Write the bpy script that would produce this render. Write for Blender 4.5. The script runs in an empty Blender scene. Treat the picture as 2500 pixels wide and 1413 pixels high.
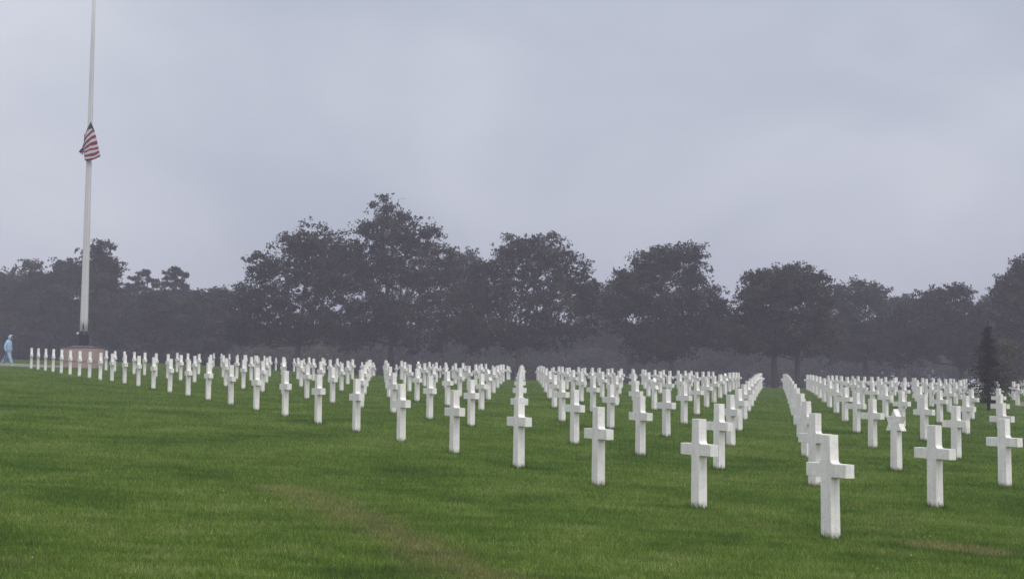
import bpy, bmesh, math, random
import numpy as np
from mathutils import Vector, Matrix
random.seed(7); RNG = np.random.default_rng(7)
S = bpy.context.scene; COL = S.collection
rad = math.radians

# ------------------------------------------------------------------ camera
W, H, F = 2500.0, 1413.0, 3447.04
PITCH, ROLL = 0.07264, 0.0087
cp, sp, cr, sr = math.cos(PITCH), math.sin(PITCH), math.cos(ROLL), math.sin(ROLL)
FW = np.array([0, cp, sp]); _u = np.array([0, -sp, cp]); _r = np.array([1., 0, 0])
RT = cr*_r + sr*_u; UP = -sr*_r + cr*_u
cam = bpy.data.cameras.new('camera'); camo = bpy.data.objects.new('camera', cam); COL.objects.link(camo)
camo.matrix_world = Matrix([[RT[i], UP[i], -FW[i], 0] for i in range(3)] + [[0, 0, 0, 1]])
cam.sensor_width = 36; cam.lens = 36*F/W; cam.clip_start = .1; cam.clip_end = 5000
S.camera = camo
# ------------------------------------------------------------------ world, sun, exposure
SUN_EL, SUN_AZ = 52, 150          # degrees above the horizon, clockwise from the view direction (+Y)
w = bpy.data.worlds.new('World'); S.world = w; w.use_nodes = True
nt = w.node_tree; nt.nodes.clear()
def N(t, kind, **kw):
    n = t.nodes.new(kind)
    for k, v in kw.items():
        if k.startswith('i_'): n.inputs[int(k[2:]) if k[2:].isdigit() else k[2:].replace('_', ' ')].default_value = v
        else: setattr(n, k, v)
    return n
def ramp(t, stops, fac=None, interp='LINEAR'):
    r = t.nodes.new('ShaderNodeValToRGB'); e = r.color_ramp.elements; r.color_ramp.interpolation = interp
    while len(e) < len(stops): e.new(.5)
    for i, (p, c) in enumerate(stops):
        e[i].position = p; e[i].color = (*c, 1) if len(c) == 3 else c
    if fac is not None: t.links.new(fac, r.inputs[0])
    return r
L = nt.links.new
tc = N(nt, 'ShaderNodeTexCoord')
mp = N(nt, 'ShaderNodeMapping'); mp.inputs['Scale'].default_value = (1, 1, 1.9); mp.inputs['Rotation'].default_value = (0, .35, .2); mp.inputs['Location'].default_value = (2.3, .7, 1.1)
L(tc.outputs['Generated'], mp.inputs[0])
n1 = N(nt, 'ShaderNodeTexNoise', i_Scale=3.4, i_Detail=3.0, i_Roughness=.45, i_Distortion=.4); L(mp.outputs[0], n1.inputs[0])
n2 = N(nt, 'ShaderNodeTexNoise', i_Scale=14., i_Detail=5.0, i_Roughness=.55); L(mp.outputs[0], n2.inputs[0])
mx = N(nt, 'ShaderNodeMix', data_type='FLOAT'); mx.inputs[0].default_value = .12
L(n1.outputs[0], mx.inputs[2]); L(n2.outputs[0], mx.inputs[3])
# a thinner, brighter part of the cloud deck lies to the left of the view
vd = N(nt, 'ShaderNodeVectorMath', operation='DOT_PRODUCT'); vd.inputs[1].default_value = Vector((-.36, .92, .17)).normalized()
L(tc.outputs['Generated'], vd.inputs[0])
mr = N(nt, 'ShaderNodeMapRange', interpolation_type='SMOOTHSTEP'); L(vd.outputs['Value'], mr.inputs[0])
for i, v in ((1, .955), (2, 1.0), (3, 0.), (4, .24)): mr.inputs[i].default_value = v
ad = N(nt, 'ShaderNodeMath', operation='ADD'); L(mx.outputs[0], ad.inputs[0]); L(mr.outputs[0], ad.inputs[1])
vd2 = N(nt, 'ShaderNodeVectorMath', operation='DOT_PRODUCT'); vd2.inputs[1].default_value = Vector((.17, 1, .115)).normalized()
L(tc.outputs['Generated'], vd2.inputs[0])
mr2 = N(nt, 'ShaderNodeMapRange', interpolation_type='SMOOTHSTEP'); L(vd2.outputs['Value'], mr2.inputs[0])
for i, v in ((1, .985), (2, 1.0), (3, 0.), (4, .10)): mr2.inputs[i].default_value = v
ad0 = ad; ad = N(nt, 'ShaderNodeMath', operation='ADD'); L(ad0.outputs[0], ad.inputs[0]); L(mr2.outputs[0], ad.inputs[1])
cl = ramp(nt, [(.18, (.445, .492, .59)), (.50, (.545, .592, .690)), (.77, (.73, .76, .84))], ad.outputs[0])
sz = N(nt, 'ShaderNodeSeparateXYZ'); L(tc.outputs['Generated'], sz.inputs[0])
el = N(nt, 'ShaderNodeMapRange'); L(sz.outputs[2], el.inputs[0])
for i, v in ((1, .28), (2, 1.), (3, 1.), (4, 1.35)): el.inputs[i].default_value = v
# the deck is brightest round the veiled sun, high behind the camera
gd = N(nt, 'ShaderNodeVectorMath', operation='DOT_PRODUCT'); gd.inputs[1].default_value = (.20, -.72, .66); L(tc.outputs['Generated'], gd.inputs[0])
gl = N(nt, 'ShaderNodeMapRange', interpolation_type='SMOOTHSTEP'); L(gd.outputs['Value'], gl.inputs[0])
for i, v in ((1, -.15), (2, 1.), (3, 0.), (4, 1.)): gl.inputs[i].default_value = v
hot = N(nt, 'ShaderNodeMix', data_type='RGBA'); L(gl.outputs[0], hot.inputs[0]); L(cl.outputs[0], hot.inputs[6]); hot.inputs[7].default_value = (1.27, 1.29, 1.34, 1)
ov = N(nt, 'ShaderNodeVectorMath', operation='SCALE'); L(hot.outputs[2], ov.inputs[0]); L(el.outputs[0], ov.inputs['Scale'])
sky = N(nt, 'ShaderNodeTexSky', sky_type='NISHITA', sun_disc=False, sun_elevation=rad(SUN_EL), sun_rotation=rad(SUN_AZ))
b1 = N(nt, 'ShaderNodeBackground'); b1.inputs[1].default_value = .08; L(sky.outputs[0], b1.inputs[0])
b2 = N(nt, 'ShaderNodeBackground'); b2.inputs[1].default_value = 1.0; L(ov.outputs[0], b2.inputs[0])
ms = N(nt, 'ShaderNodeMixShader'); ms.inputs[0].default_value = .93
L(b1.outputs[0], ms.inputs[1]); L(b2.outputs[0], ms.inputs[2])
wo = N(nt, 'ShaderNodeOutputWorld'); L(ms.outputs[0], wo.inputs[0])
sl = bpy.data.lights.new('sun', 'SUN'); sl.energy = .95; sl.angle = rad(28); sl.color = (1, .975, .95)
so = bpy.data.objects.new('sun', sl); COL.objects.link(so)
sd = Vector((math.sin(rad(SUN_AZ))*math.cos(rad(SUN_EL)), math.cos(rad(SUN_AZ))*math.cos(rad(SUN_EL)), math.sin(rad(SUN_EL)))).normalized()
so.rotation_euler = sd.to_track_quat('Z', 'Y').to_euler(); so.location = (30, 0, 60)
S.view_settings.view_transform = 'Standard'; S.view_settings.look = 'None'
S.view_settings.exposure = 0; S.view_settings.gamma = 1
S.cycles.max_bounces = 5; S.cycles.volume_bounces = 0; S.cycles.use_denoising = True

# ------------------------------------------------------------------ helpers
def at(px, py, D):
    """point on the ray of photo pixel (px, py) at distance D along +Y"""
    d = RT*(px-W/2)/F + UP*(H/2-py)/F + FW
    return d*(D/d[1])
def project(X):
    X = np.atleast_2d(X); d = X@FW
    return np.stack([W/2+F*(X@RT)/d, H/2-F*(X@UP)/d], -1)
def tag(o, label=None, cat=None, group=None, kind=None):
    if label: o['label'] = label
    if cat: o['category'] = cat
    if group: o['group'] = group
    if kind: o['kind'] = kind
    return o
def obj(name, me, parent=None, mats=None, loc=None):
    o = bpy.data.objects.new(name, me); COL.objects.link(o)
    if parent: o.parent = parent
    if loc is not None: o.location = loc
    for m in (mats or []):
        me.materials.append(m)
    return o
def empty(name, loc): 
    o = bpy.data.objects.new(name, None); COL.objects.link(o); o.location = loc; o.empty_display_size = .3
    return o
def fast_mesh(name, V, Fc, k):
    """V (n,3), Fc (m,k) of indices"""
    me = bpy.data.meshes.new(name)
    me.vertices.add(len(V)); me.vertices.foreach_set('co', np.asarray(V, np.float32).ravel())
    me.loops.add(len(Fc)*k); me.loops.foreach_set('vertex_index', np.asarray(Fc, np.int32).ravel())
    me.polygons.add(len(Fc)); me.polygons.foreach_set('loop_start', np.arange(0, len(Fc)*k, k, dtype=np.int32))
    me.update(calc_edges=True)
    return me
def bm_mesh(name, bm, smooth=False):
    bmesh.ops.recalc_face_normals(bm, faces=bm.faces)
    me = bpy.data.meshes.new(name); bm.to_mesh(me); bm.free()
    if smooth: me.polygons.foreach_set('use_smooth', [True]*len(me.polygons))
    return me
def tube(bm, pts, rads, seg=8, cap=True):
    rings = []
    n = len(pts); pts = [Vector(p) for p in pts]
    for i, p in enumerate(pts):
        d = (pts[min(i+1, n-1)]-pts[max(i-1, 0)]).normalized()
        a = d.orthogonal().normalized() if abs(d.z) < .9 else (Vector((1, 0, 0))-d*d.x).normalized()
        b = d.cross(a)
        rings.append([bm.verts.new(p+(a*math.cos(2*math.pi*k/seg)+b*math.sin(2*math.pi*k/seg))*rads[i]) for k in range(seg)])
    for i in range(n-1):
        for k in range(seg):
            bm.faces.new((rings[i][k], rings[i][(k+1) % seg], rings[i+1][(k+1) % seg], rings[i+1][k]))
    if cap:
        bm.faces.new(rings[0][::-1]); bm.faces.new(rings[-1])
def lathe(bm, prof, seg=48, c=(0, 0)):
    rings = []
    for r, z in prof:
        rings.append([bm.verts.new((c[0]+r*math.cos(2*math.pi*k/seg), c[1]+r*math.sin(2*math.pi*k/seg), z)) for k in range(seg)])
    for i in range(len(rings)-1):
        for k in range(seg): bm.faces.new((rings[i][k], rings[i][(k+1) % seg], rings[i+1][(k+1) % seg], rings[i+1][k]))
    bm.faces.new(rings[0][::-1]); bm.faces.new(rings[-1])
def mat(name, rough=.7, spec=.3):
    m = bpy.data.materials.new(name); m.use_nodes = True; t = m.node_tree
    b = t.nodes['Principled BSDF']; b.inputs['Roughness'].default_value = rough; b.inputs['Specular IOR Level'].default_value = spec
    return m, t, b
def simple(name, col, rough=.6, var=.12, scale=6., metal=0., bump=0.):
    m, t, b = mat(name, rough); b.inputs['Metallic'].default_value = metal
    c = N(t, 'ShaderNodeTexCoord'); n = N(t, 'ShaderNodeTexNoise', i_Scale=scale, i_Detail=5.0); t.links.new(c.outputs['Object'], n.inputs[0])
    r = ramp(t, [(.3, tuple(x*(1-var) for x in col)), (.7, tuple(min(1, x*(1+var)) for x in col))], n.outputs[0])
    t.links.new(r.outputs[0], b.inputs['Base Color'])
    if bump:
        bp = N(t, 'ShaderNodeBump', i_Strength=bump, i_Distance=.02); t.links.new(n.outputs[0], bp.inputs['Height']); t.links.new(bp.outputs[0], b.inputs['Normal'])
    return m

# ------------------------------------------------------------------ terrain: the lawn rises to the left, then rolls away past about 80 m
O3 = np.array([3.11532, 13.84571, -1.38385]); A3 = np.array([-0.99946, 2.11502, 0.10625]); C3 = np.array([1.05101, 5.58572, 0.13308])
KQ = (-.68958e-3, -1.06378e-3, 1.80092e-3); DX = (-.046e-3, -3.588e-3, 7.254e-3); DY = (-2.058e-3, 19.339e-3, 40.628e-3)
THETA, ARM_W, ARM_D, ZT, ZB = 1.16879, .65, .10, .7231, .59122
Minv = np.linalg.inv(np.array([[A3[0], C3[0]], [A3[1], C3[1]]]))
def quad(k_, n, m):
    n = np.clip(n, -15, 32); m = np.clip(m, -1, 18); return k_[0]*n*n+k_[1]*n*m+k_[2]*m*m
def plot_xy(n, m):
    """position of grave n in row m: the rows fan out very slightly over the hill"""
    return float(O3[0]+n*A3[0]+m*C3[0]+quad(DX, n, m)), float(O3[1]+n*A3[1]+m*C3[1]+quad(DY, n, m))
def z_plane(x, y):
    qx = 0.; qy = 0.
    for _ in range(6):
        a_, b_ = x-O3[0]-qx, y-O3[1]-qy
        nx = Minv[0, 0]*a_+Minv[0, 1]*b_; my = Minv[1, 0]*a_+Minv[1, 1]*b_
        qx = quad(DX, nx, my); qy = quad(DY, nx, my)
    return O3[2]+nx*A3[2]+my*C3[2]+quad(KQ, nx, my)
PXK = np.array([-300, 0, 140, 290, 400, 500, 560, 620, 690, 745, 915, 1075, 1271, 1530, 1900, 2100, 2400, 2800.])
CRY = np.array([877, 877, 877.5, 880.5, 885, 891, 895, 901, 906, 910, 919, 923.5, 928, 935, 947, 952, 960, 968.])
D0K = np.interp(PXK, [600, 1500], [70, 55]); CK = []
for px, cy, d0 in zip(PXK, CRY, D0K):
    lo, hi = -3e-3, 3e-3
    Ds = np.linspace(45, 112, 60)
    P0 = np.stack([(px-W/2)/F*Ds, Ds], -1)
    for _ in range(40):
        c = (lo+hi)/2
        z = z_plane(P0[:, 0], P0[:, 1])-c*np.maximum(0, Ds-d0)**2
        if project(np.c_[P0, z])[:, 1].min() < cy: lo = c
        else: hi = c
    CK.append(c)
CK = np.array(CK)
def zt(x, y):
    x = np.asarray(x, float); y = np.asarray(y, float)
    r = np.hypot(x, y)+1e-9; s = np.minimum(1, 112/r); x = x*s; y = y*s
    px = np.where(y > 1, x/np.maximum(y, 1)*F+W/2, np.sign(x)*9e4)
    z = z_plane(x, y)-np.interp(px, PXK, CK)*np.maximum(0, y-np.interp(px, PXK, D0K))**2
    return z
def ground(px, py, lo=6, hi=110):
    prev = None
    for D in np.linspace(lo, hi, 2000):
        p = at(px, py, D)
        if p[2] < zt(p[0], p[1]): return np.array([p[0], p[1], float(zt(p[0], p[1]))])
    p = at(px, py, hi); return np.array([p[0], p[1], float(zt(p[0], p[1]))])
def crest_y(px): return np.interp(px, PXK, CRY)

# worn, straw coloured patches in the lawn (world positions)
DRY = []
def dry_line(pts, wd, s):
    G = [ground(*p) for p in pts]
    for a, b in zip(G[:-1], G[1:]):
        for t in np.linspace(0, 1, 8): DRY.append((*(a*(1-t)+b*t)[:2], wd, s))
dry_line([(690, 1195), (760, 1215), (850, 1255), (960, 1300), (1040, 1340), (1120, 1390), (1200, 1412)], .42, .92)
dry_line([(2120, 1345), (2190, 1350)], .28, .55); dry_line([(2265, 1332), (2330, 1336), (2400, 1346)], .26, 1.9)
dry_line([(1680, 1278), (1760, 1285), (1850, 1280)], .45, .4); dry_line([(1700, 1350), (1660, 1365)], .25, .4)
dry_line([(2080, 1230), (2200, 1250), (2160, 1300)], .5, .38); dry_line([(180, 1285), (280, 1290)], .3, .45)
dry_line([(20, 1385), (60, 1370)], .4, .4); dry_line([(2300, 1155), (2400, 1160)], .6, .35)
dry_line([(2060, 1300), (2130, 1310), (2230, 1322)], .18, .55)
DRY = np.array(DRY)
def dryness(x, y):
    v = np.zeros(x.shape)
    for i in range(0, len(x), 40000):
        d = ((x[i:i+40000, None]-DRY[None, :, 0])**2+(y[i:i+40000, None]-DRY[None, :, 1])**2)/DRY[None, :, 2]**2
        v[i:i+40000] = (np.exp(-d)*DRY[None, :, 3]).max(1)
    return v

def lawn_color(t, attr='dry'):
    """shared by the soil sheet and the blades: broad green mottling in world space, straw where worn"""
    g = N(t, 'ShaderNodeNewGeometry')
    a = N(t, 'ShaderNodeTexNoise', i_Scale=.55, i_Detail=6.0, i_Roughness=.6); t.links.new(g.outputs['Position'], a.inputs[0])
    mp = N(t, 'ShaderNodeMapping'); mp.inputs['Scale'].default_value = (1.2, 3.4, 1); mp.inputs['Rotation'].default_value = (0, 0, .35); t.links.new(g.outputs['Position'], mp.inputs[0])
    b = N(t, 'ShaderNodeTexNoise', i_Scale=1., i_Detail=5.0, i_Roughness=.62); t.links.new(mp.outputs[0], b.inputs[0])
    m = N(t, 'ShaderNodeMix', data_type='FLOAT'); m.inputs[0].default_value = .5; t.links.new(a.outputs[0], m.inputs[2]); t.links.new(b.outputs[0], m.inputs[3])
    fi = N(t, 'ShaderNodeTexNoise', i_Scale=5.5, i_Detail=6.0, i_Roughness=.7); t.links.new(g.outputs['Position'], fi.inputs[0])
    m_ = m; m = N(t, 'ShaderNodeMix', data_type='FLOAT'); m.inputs[0].default_value = .20; t.links.new(m_.outputs[0], m.inputs[2]); t.links.new(fi.outputs[0], m.inputs[3])
    r = ramp(t, [(.385, (.044, .092, .008)), (.465, (.086, .154, .014)), (.54, (.134, .204, .026)), (.63, (.205, .254, .072))], m.outputs[0])
    at_ = N(t, 'ShaderNodeAttribute', attribute_name=attr)
    c = N(t, 'ShaderNodeTexNoise', i_Scale=3.2, i_Detail=7.0, i_Roughness=.68); t.links.new(g.outputs['Position'], c.inputs[0])
    mu = N(t, 'ShaderNodeMath', operation='MULTIPLY_ADD'); t.links.new(c.outputs[0], mu.inputs[0]); mu.inputs[1].default_value = 2.2; mu.inputs[2].default_value = -1.12
    sm = N(t, 'ShaderNodeMath', operation='ADD'); t.links.new(mu.outputs[0], sm.inputs[0]); t.links.new(at_.outputs['Fac'], sm.inputs[1])
    cl = N(t, 'ShaderNodeMapRange'); t.links.new(sm.outputs[0], cl.inputs[0])
    for i, v in ((1, .22), (2, 1.15), (3, 0.), (4, .72)): cl.inputs[i].default_value = v
    x = N(t, 'ShaderNodeMix', data_type='RGBA'); t.links.new(cl.outputs[0], x.inputs[0]); t.links.new(r.outputs[0], x.inputs[6]); x.inputs[7].default_value = (.225, .20, .080, 1)
    return x.outputs[2], g

gm, t, b = mat('lawn_turf', .95, .1)
colr, g = lawn_color(t)
fn = N(t, 'ShaderNodeTexNoise', i_Scale=26., i_Detail=8.0, i_Roughness=.75); t.links.new(g.outputs['Position'], fn.inputs[0])
fr = ramp(t, [(.32, (.28, .27, .24)), (.5, (.58, .58, .54)), (.72, (.95, .95, .85))], fn.outputs[0])
mm = N(t, 'ShaderNodeMix', data_type='RGBA', blend_type='MULTIPLY'); mm.inputs[0].default_value = 1; t.links.new(colr, mm.inputs[6]); t.links.new(fr.outputs[0], mm.inputs[7])
t.links.new(mm.outputs[2], b.inputs['Base Color'])
bp = N(t, 'ShaderNodeBump', i_Strength=.5, i_Distance=.04); t.links.new(fn.outputs[0], bp.inputs['Height']); t.links.new(bp.outputs[0], b.inputs['Normal'])
# one sheet, polar grid round the camera
ang = np.concatenate([np.linspace(-180, -28, 30)[:-1], np.linspace(-28, 28, 190), np.linspace(28, 180, 30)[1:-1]])
rr = np.concatenate([[.5, 3, 5], np.geomspace(7, 112, 210), np.geomspace(118, 1500, 24)])
AA, RR = np.meshgrid(np.radians(ang), rr); X = (np.sin(AA)*RR); Y = (np.cos(AA)*RR)
Z = zt(X, Y); na, nr = len(ang), len(rr)
V = np.stack([X, Y, Z], -1).reshape(-1, 3)
i, j = np.meshgrid(np.arange(nr-1), np.arange(na), indexing='ij'); j2 = (j+1) % na
Fc = np.stack([i*na+j, (i+1)*na+j, (i+1)*na+j2, i*na+j2], -1).reshape(-1, 4)
V = np.vstack([V, [[0, 0, float(zt(0, 0.))]]])
me = fast_mesh('ground', V, Fc[:, ::-1], 4)
at_ = me.attributes.new('dry', 'FLOAT', 'POINT'); at_.data.foreach_set('value', dryness(V[:, 0], V[:, 1]).astype(np.float32))
me.polygons.foreach_set('use_smooth', np.ones(len(me.polygons), bool))
tag(obj('ground', me, mats=[gm]), kind='structure')

# ------------------------------------------------------------------ grass blades
bmt, t, b = mat('grass_blade', .6, .25)
colr, g = lawn_color(t)
sh = N(t, 'ShaderNodeAttribute', attribute_name='tone')
hs = N(t, 'ShaderNodeHueSaturation'); hs.inputs['Saturation'].default_value = .95
vm = N(t, 'ShaderNodeMapRange'); t.links.new(sh.outputs['Fac'], vm.inputs[0])
for k_, v in ((1, 0.), (2, 1.), (3, .55), (4, 2.25)): vm.inputs[k_].default_value = v
t.links.new(vm.outputs[0], hs.inputs['Value']); t.links.new(colr, hs.inputs['Color']); t.links.new(hs.outputs[0], b.inputs['Base Color'])
tr = N(t, 'ShaderNodeBsdfTranslucent'); t.links.new(hs.outputs[0], tr.inputs[0])
mxs = N(t, 'ShaderNodeMixShader'); mxs.inputs[0].default_value = .35; t.links.new(b.outputs[0], mxs.inputs[1]); t.links.new(tr.outputs[0], mxs.inputs[2])
t.links.new(mxs.outputs[0], t.nodes['Material Output'].inputs[0])
def blades():
    xs, ys = [], []
    edges = np.geomspace(7.5, 98, 30)
    for d0, d1 in zip(edges[:-1], edges[1:]):
        dm = (d0+d1)/2; rho = 2900*min(1, (12/dm)**1.45)
        n = int(rho*.80*dm*(d1-d0)); D = RNG.uniform(d0, d1, n); u = RNG.uniform(-.40, .40, n)
        xs.append(D*u); ys.append(D)
    NT = sum(len(q) for q in xs)
    ua = np.array([math.cos(THETA), -math.sin(THETA)]); va = np.array([math.sin(THETA), math.cos(THETA)])
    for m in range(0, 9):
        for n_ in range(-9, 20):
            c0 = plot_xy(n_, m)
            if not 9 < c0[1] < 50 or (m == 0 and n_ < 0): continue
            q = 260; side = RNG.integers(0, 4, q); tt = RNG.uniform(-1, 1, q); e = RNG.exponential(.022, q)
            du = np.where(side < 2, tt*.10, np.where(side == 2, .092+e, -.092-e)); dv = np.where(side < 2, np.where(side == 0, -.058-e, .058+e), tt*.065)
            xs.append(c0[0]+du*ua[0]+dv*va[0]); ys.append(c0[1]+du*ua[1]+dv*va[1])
    x = np.concatenate(xs); y = np.concatenate(ys); n = len(x)
    keep = ~((y > 72) & (y < 86.2) & (x < at(150, 880, 76.)[0]+.6)); NT = int(keep[:NT].sum()); x = x[keep]; y = y[keep]; n = len(x)
    z = zt(x, y); sc = (np.maximum(y, 9)/12)**.55
    a = RNG.uniform(0, 2*np.pi, n); wd = .0031*sc*RNG.uniform(.7, 1.4, n); h = .035*RNG.uniform(.3, 1.5, n)*(1+.25*(sc-1))
    # taller tufts added round the foot of each near stone, standing in for contact shade
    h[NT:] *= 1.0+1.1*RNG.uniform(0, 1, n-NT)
    ln = h*RNG.uniform(.1, .9, n); la = RNG.uniform(0, 2*np.pi, n)
    dx, dy = np.cos(a)*wd, np.sin(a)*wd
    P = np.empty((n, 3, 3)); P[:, 0] = np.stack([x-dx, y-dy, z-.004], -1); P[:, 1] = np.stack([x+dx, y+dy, z-.004], -1)
    P[:, 2] = np.stack([x+np.cos(la)*ln, y+np.sin(la)*ln, z+h], -1)
    me = fast_mesh('grass', P.reshape(-1, 3), np.arange(n*3).reshape(-1, 3), 3)
    dr = dryness(x, y)
    A = me.attributes.new('dry', 'FLOAT', 'POINT'); A.data.foreach_set('value', np.repeat(dr, 3).astype(np.float32))
    T = me.attributes.new('tone', 'FLOAT', 'POINT'); T.data.foreach_set('value', np.repeat(RNG.beta(1.6, 2.4, n)*np.where(np.arange(n) < NT, 1, .55), 3).astype(np.float32))  # added tufts toned darker: the stones' contact shade put into the blade colour
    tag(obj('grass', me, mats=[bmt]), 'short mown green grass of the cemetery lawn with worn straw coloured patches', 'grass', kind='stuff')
blades()

# ------------------------------------------------------------------ marble headstones
mb, t, b = mat('white_marble', .55, .35)
c = N(t, 'ShaderNodeTexCoord'); oi = N(t, 'ShaderNodeObjectInfo')
ofs = N(t, 'ShaderNodeVectorMath', operation='MULTIPLY_ADD'); t.links.new(oi.outputs['Random'], ofs.inputs[0]); ofs.inputs[1].default_value = (37, 91, 53); t.links.new(c.outputs['Object'], ofs.inputs[2])
v1 = N(t, 'ShaderNodeTexNoise', i_Scale=3.2, i_Detail=7.0, i_Roughness=.62, i_Distortion=1.7); t.links.new(ofs.outputs[0], v1.inputs[0])
v2 = N(t, 'ShaderNodeTexNoise', i_Scale=9., i_Detail=5.0, i_Roughness=.6); t.links.new(ofs.outputs[0], v2.inputs[0])
r1 = ramp(t, [(.36, (.77, .745, .72)), (.47, (.85, .82, .79)), (.62, (.88, .85, .815))], v1.outputs[0])
vein = ramp(t, [(.475, (1, 1, 1)), (.5, (.82, .82, .84)), (.53, (1, 1, 1))], v1.outputs[0])
r2 = ramp(t, [(.3, (.955, .955, .945)), (.6, (1, 1, 1))], v2.outputs[0])
m1 = N(t, 'ShaderNodeMix', data_type='RGBA', blend_type='MULTIPLY'); m1.inputs[0].default_value = .8; t.links.new(r1.outputs[0], m1.inputs[6]); t.links.new(vein.outputs[0], m1.inputs[7])
m2 = N(t, 'ShaderNodeMix', data_type='RGBA', blend_type='MULTIPLY'); m2.inputs[0].default_value = 1; t.links.new(m1.outputs[2], m2.inputs[6]); t.links.new(r2.outputs[0], m2.inputs[7])
tone = N(t, 'ShaderNodeMapRange'); t.links.new(oi.outputs['Random'], tone.inputs[0]); tone.inputs[3].default_value = .93; tone.inputs[4].default_value = 1.04
mpz = N(t, 'ShaderNodeMapping'); mpz.inputs['Scale'].default_value = (26, 26, 2.2); t.links.new(ofs.outputs[0], mpz.inputs[0])
v3 = N(t, 'ShaderNodeTexNoise', i_Scale=1., i_Detail=4.0); t.links.new(mpz.outputs[0], v3.inputs[0])
r3 = ramp(t, [(.36, (.90, .895, .89)), (.55, (1, 1, 1))], v3.outputs[0])
m2b = N(t, 'ShaderNodeMix', data_type='RGBA', blend_type='MULTIPLY'); m2b.inputs[0].default_value = .8; t.links.new(m2.outputs[2], m2b.inputs[6]); t.links.new(r3.outputs[0], m2b.inputs[7])
m3 = N(t, 'ShaderNodeVectorMath', operation='SCALE'); t.links.new(m2b.outputs[2], m3.inputs[0]); t.links.new(tone.outputs[0], m3.inputs['Scale'])
# splashed soil and algae at the foot
s2 = N(t, 'ShaderNodeSeparateXYZ'); t.links.new(c.outputs['Object'], s2.inputs[0])
nz = N(t, 'ShaderNodeMath', operation='MULTIPLY_ADD'); t.links.new(v2.outputs[0], nz.inputs[0]); nz.inputs[1].default_value = -.16; t.links.new(s2.outputs[2], nz.inputs[2])
ft = N(t, 'ShaderNodeMapRange'); t.links.new(nz.outputs[0], ft.inputs[0])
for k_, v in ((1, -.075), (2, .0), (3, .7), (4, 0.)): ft.inputs[k_].default_value = v
m4 = N(t, 'ShaderNodeMix', data_type='RGBA'); t.links.new(ft.outputs[0], m4.inputs[0]); t.links.new(m3.outputs[0], m4.inputs[6]); m4.inputs[7].default_value = (.33, .32, .24, 1)
t.links.new(m4.outputs[2], b.inputs['Base Color'])
bp = N(t, 'ShaderNodeBump', i_Strength=.12, i_Distance=.01); t.links.new(v2.outputs[0], bp.inputs['Height']); t.links.new(bp.outputs[0], b.inputs['Normal'])

def extrude_outline(pts, depth0, depth1, bev=.004, top=1.0):
    """outline in (x, z); depth tapers from depth0 at the foot to depth1 at the top"""
    bm = bmesh.new()
    def dep(z): return (depth0+(depth1-depth0)*max(0, min(1, z/top)))/2
    fr = [bm.verts.new((x, -dep(z), z)) for x, z in pts]; bk = [bm.verts.new((x, dep(z), z)) for x, z in pts]
    n = len(pts)
    f1 = bm.faces.new(fr); f2 = bm.faces.new(bk[::-1])
    for i in range(n): bm.faces.new((fr[(i+1) % n], fr[i], bk[i], bk[(i+1) % n]))
    bmesh.ops.recalc_face_normals(bm, faces=bm.faces)
    if bev:
        ed = [e for e in f1.edges]+[e for e in f2.edges]
        bmesh.ops.bevel(bm, geom=ed, offset=bev, segments=1, affect='EDGES')
    return bm
def fillet(cx, cz, r, a0, a1, n=5):
    return [(cx+r*math.cos(rad(a0+(a1-a0)*k/n)), cz+r*math.sin(rad(a0+(a1-a0)*k/n))) for k in range(n+1)]
def cross_outline(seg=5):
    hb, ht, hw = .088, .0765, ARM_W/2
    r1, r2 = .042, .026
    def hx(z): return hb+(ht-hb)*min(1, max(0, z)/.95)
    P = [(hx(0)+.002, -.12), (hx(ZB), ZB-r2)]
    P += fillet(hx(ZB)+r2, ZB-r2, r2, 180, 90, seg)
    P += [(hw, ZB+.002), (hw, ZT-.001)]
    P += fillet(hx(ZT)+r1, ZT+r1, r1, 270, 180, seg)
    P += [(ht, 1.0)]
    return P+[(-x, z) for x, z in P[::-1]]
def star_outline():
    R, zc = .232, 1-.232; hb, ht = .090, .080; r = R/math.sqrt(3)
    P = [(hb, -.12), (ht, zc-R/2)]
    for a, q in ((-30, R), (0, r), (30, R), (60, r)): P.append((q*math.cos(rad(a)), zc+q*math.sin(rad(a))))
    P.append((0, 1.0))
    return P+[(-x, z) for x, z in P[-2::-1]]
def finish(name, bm):
    me = bm_mesh(name, bm); me.materials.append(mb); return me
cross_me = finish('marble_cross', extrude_outline(cross_outline(), .108, ARM_D))
cross_far = finish('marble_cross_far', extrude_outline(cross_outline(2), .108, ARM_D, 0))
star_me = finish('star_headstone', extrude_outline(star_outline(), .108, ARM_D, .003))
STARS = {(-1, 2), (7, 3), (3, 4), (13, 5), (13, 7), (11, 1), (2, 8), (1, 11)}
FIR = ground(2414, 1003)
items, rest = [], []
for m in range(0, 24):
    for n in range(-26, 45):
        x, y = plot_xy(n, m)
        if y < 8 or y > 112: continue
        px, py = project([[x, y, float(zt(x, y))]])[0]
        if m == 0 and n < 0: continue
        if n > 26-2*m:
            if not (y > 96 and 520 < px < 1500): continue
        if px < -150 or px > 2660: continue
        z = float(zt(x, y)); ty = project([[x, y, z+1]])[0][1]
        if y > 70 and ty > crest_y(px)-2: continue
        if math.hypot(x-FIR[0], y-FIR[1]) < 2.3: continue
        inside = 0 < px < 2500 and ty < 1413
        items.append((y, n, m, x, z, px, inside))
inview = sorted([i for i in items if i[6]], key=lambda i: i[0])
single = inview[:296]; ids = {(i[1], i[2]) for i in single}
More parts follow.
